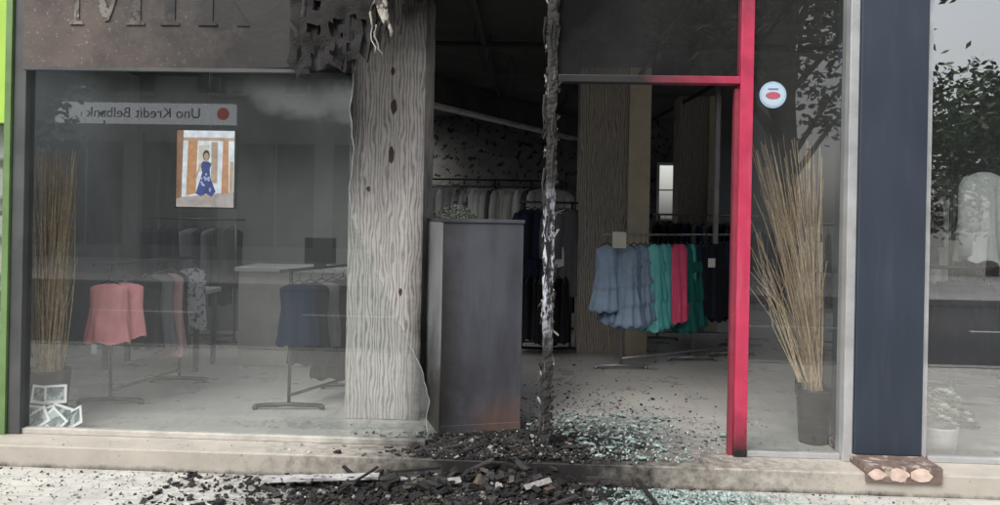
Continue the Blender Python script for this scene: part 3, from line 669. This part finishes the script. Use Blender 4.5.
for i in range(8500):
    x=random.gauss(1.05,.32); y=U(-.95,-.36); shard(x,y,-.127+.02*R(),abs(random.gauss(0,.005))+.003)
for i in range(1600): shard(U(-2.9,2.6),U(-.85,-.28),-.127,abs(random.gauss(0,.004))+.002)
for i in range(2600): shard(random.gauss(.78,.33),U(-.2,.9),.003+.010*R(),abs(random.gauss(0,.005))+.002)
for i in range(60): shard(random.gauss(.75,.3),U(-.2,.9),.01+.01*R(),U(.02,.05))
for i in range(300): shard(U(-2.8,2.6),U(-.27,-.02),.002,abs(random.gauss(0,.004))+.002)
b.build('broken_glass_shards',M_shard)
b=MB()
for i in range(1700):
    x=random.gauss(.6,.5); y=.1+abs(random.gauss(0,.9)); s=abs(random.gauss(0,.004))+.0015
    b.chunk((x,y,s*.3),s*1.4,s,s*.4,random.choice((0,1,1,2)),True)
for i in range(1300):
    x=U(-3,2.6); y=U(-.95,-.3); s=abs(random.gauss(0,.003))+.0015
    b.chunk((x,y,-.128+s*.3),s*1.4,s,s*.5,random.choice((0,1,2,3)),True)
b.build('scattered_ash_fragments',[M_black,M_char2,M_ash,M_brown])

# ---------------------------------------------------------------- street side (what the glass reflects)
bk=empty('bank_building')
M_stone=mat('bank_stone',(.26,.26,.255),.85,.12,1,.1)
M_win=mat('bank_window',(.02,.025,.03),.1,.2,2,0)
box('wall',-32,8,-32,-20.3,-.3,10,M_stone,bk)
b=MB()
for fl_ in range(2):
    for i in range(13):
        x=-31+i*2.9; z=5.2+fl_*2.5; b.box(x,x+1.5,-20.31,-20.24,z,z+1.6,1); b.box(x-.1,x+1.6,-20.31,-20.15,z-.1,z-.003,0); b.box(x+.72,x+.78,-20.239,-20.22,z,z+1.6,0)
for i in range(12):
    x=-31+i*3.1; b.box(x,x+2.5,-20.31,-20.24,.3,3.6,1); b.box(x+2.5,x+3.1,-20.31,-20.1,-.13,3.9,0); b.box(x+1.2,x+1.26,-20.239,-20.2,.3,3.6,0)
b.build('windows_and_piers',[M_stone,M_win],parent=bk)
box('fascia_light',-15.2,-9.4,-20.28,-19.98,4.18,4.82,emis('lit_fascia',(.75,.8,.85),1.8),bk)
text('fascia_lettering','Uno Kredit Belbank',.46,(-12.3,-19.96,4.49),math.pi,mat('fascia_text',(.02,.02,.03),.5),bk,.01)
b=MB(); b.prism([(-9.72+.2*math.cos(t*.524),4.5+.2*math.sin(t*.524)) for t in range(12)],-19.97,-19.95); b.build('plain_mark',emis('mark_emit',(.8,.1,.05),1.2),parent=bk)
def tree(name,x,y,h,cr,cz,n,leaf=.11,sz=.8):
    e=empty(name); b=MB()
    b.tube([(x,y,-.3),(x+.05,y,h*.3),(x-.05,y+.05,h*.55),(x,y,h*.8)],[.2,.15,.1,.03],10)
    cl=[]
    for i in range(16):
        a=U(0,6.28); zz=U(.3,.75)*h; rr=cr*U(.5,.95); tip=Vector((x+rr*math.cos(a),y+rr*math.sin(a),min(h,zz+U(.1,.3)*h)))
        s0=Vector((x,y,zz*.85)); mid=(s0+tip)/2+Vector((0,0,.2)); b.tube([s0,mid,tip],[.06,.035,.01],6)
        cl+= [tip,mid]
    for i in range(34):
        a=U(0,6.28); ph=U(-1,1); rr=cr*math.sqrt(1-ph*ph)*U(.5,1); cl.append(Vector((x+rr*math.cos(a),y+rr*math.sin(a),cz+ph*cr*sz)))
    b.build('trunk_and_limbs',mat('bark',(.09,.07,.055),.9,.3,15,.5),parent=e)
    b=MB()
    for i in range(n):
        c=random.choice(cl); p=c+Vector((random.gauss(0,.32),random.gauss(0,.32),random.gauss(0,.24)))*(cr/2.2); s=leaf*U(.6,1.2)
        u=Vector((U(-1,1),U(-1,1),U(-.6,.6))).normalized(); w=u.cross(Vector((U(-1,1),U(-1,1),U(-1,1)))).normalized()
        b.poly([p-u*s,p-w*s*.45,p+u*s,p+w*s*.45],int(R()<.4))
    b.build('foliage',[mat('leaf_dark',(.035,.06,.02),.6),mat('leaf_light',(.08,.12,.035),.6)],parent=e)
tree('street_tree',-9.6,-9.5,6.5,1.9,4.7,5000)
tree('street_tree',4.6,-9.2,8,2.4,6.2,6000)
tree('street_tree',15.0,-21.5,7.0,3.2,3.9,9000,.16)
tree('street_tree',20.5,-24,7,4,4.2,6000,.18)

# ---------------------------------------------------------------- light, world, camera
w=bpy.data.worlds.new('World'); scene.world=w; w.use_nodes=True; nt=w.node_tree; nt.nodes.clear()
el=math.radians(48); rot=math.radians(212)
sky=N(nt,'ShaderNodeTexSky',sky_type='NISHITA'); sky.sun_disc=False; sky.sun_elevation=el; sky.sun_rotation=rot; sky.dust_density=4; sky.air_density=1.2
hs=N(nt,'ShaderNodeHueSaturation'); hs.inputs['Saturation'].default_value=.35; hs.inputs['Value'].default_value=1.8
bg=N(nt,'ShaderNodeBackground'); bg.inputs[1].default_value=.15; ow=N(nt,'ShaderNodeOutputWorld')
nt.links.new(sky.outputs[0],hs.inputs['Color']); nt.links.new(hs.outputs[0],bg.inputs[0]); nt.links.new(bg.outputs[0],ow.inputs[0])
sd=Vector((math.sin(rot)*math.cos(el),math.cos(rot)*math.cos(el),math.sin(el)))
l=bpy.data.lights.new('sun','SUN'); l.energy=1.5; l.angle=math.radians(25); l.color=(1,.965,.91)
o=bpy.data.objects.new('sun',l); COL.objects.link(o); o.location=sd*20; o.rotation_euler=(-sd).to_track_quat('-Z','Y').to_euler()
cam=bpy.data.cameras.new('camera'); co=bpy.data.objects.new('camera',cam); COL.objects.link(co)
cam.lens=28.8; cam.sensor_width=36; cam.shift_y=-.037; cam.clip_start=.05; cam.clip_end=800
co.matrix_world=Matrix.Translation((.218,-5,1.45))@Matrix.Rotation(math.radians(2.5),4,'Z')@Matrix.Rotation(math.radians(90),4,'X')@Matrix.Rotation(math.radians(1.1),4,'Z')
scene.camera=co
scene.view_settings.view_transform='Standard'; scene.view_settings.look='None'; scene.view_settings.exposure=0
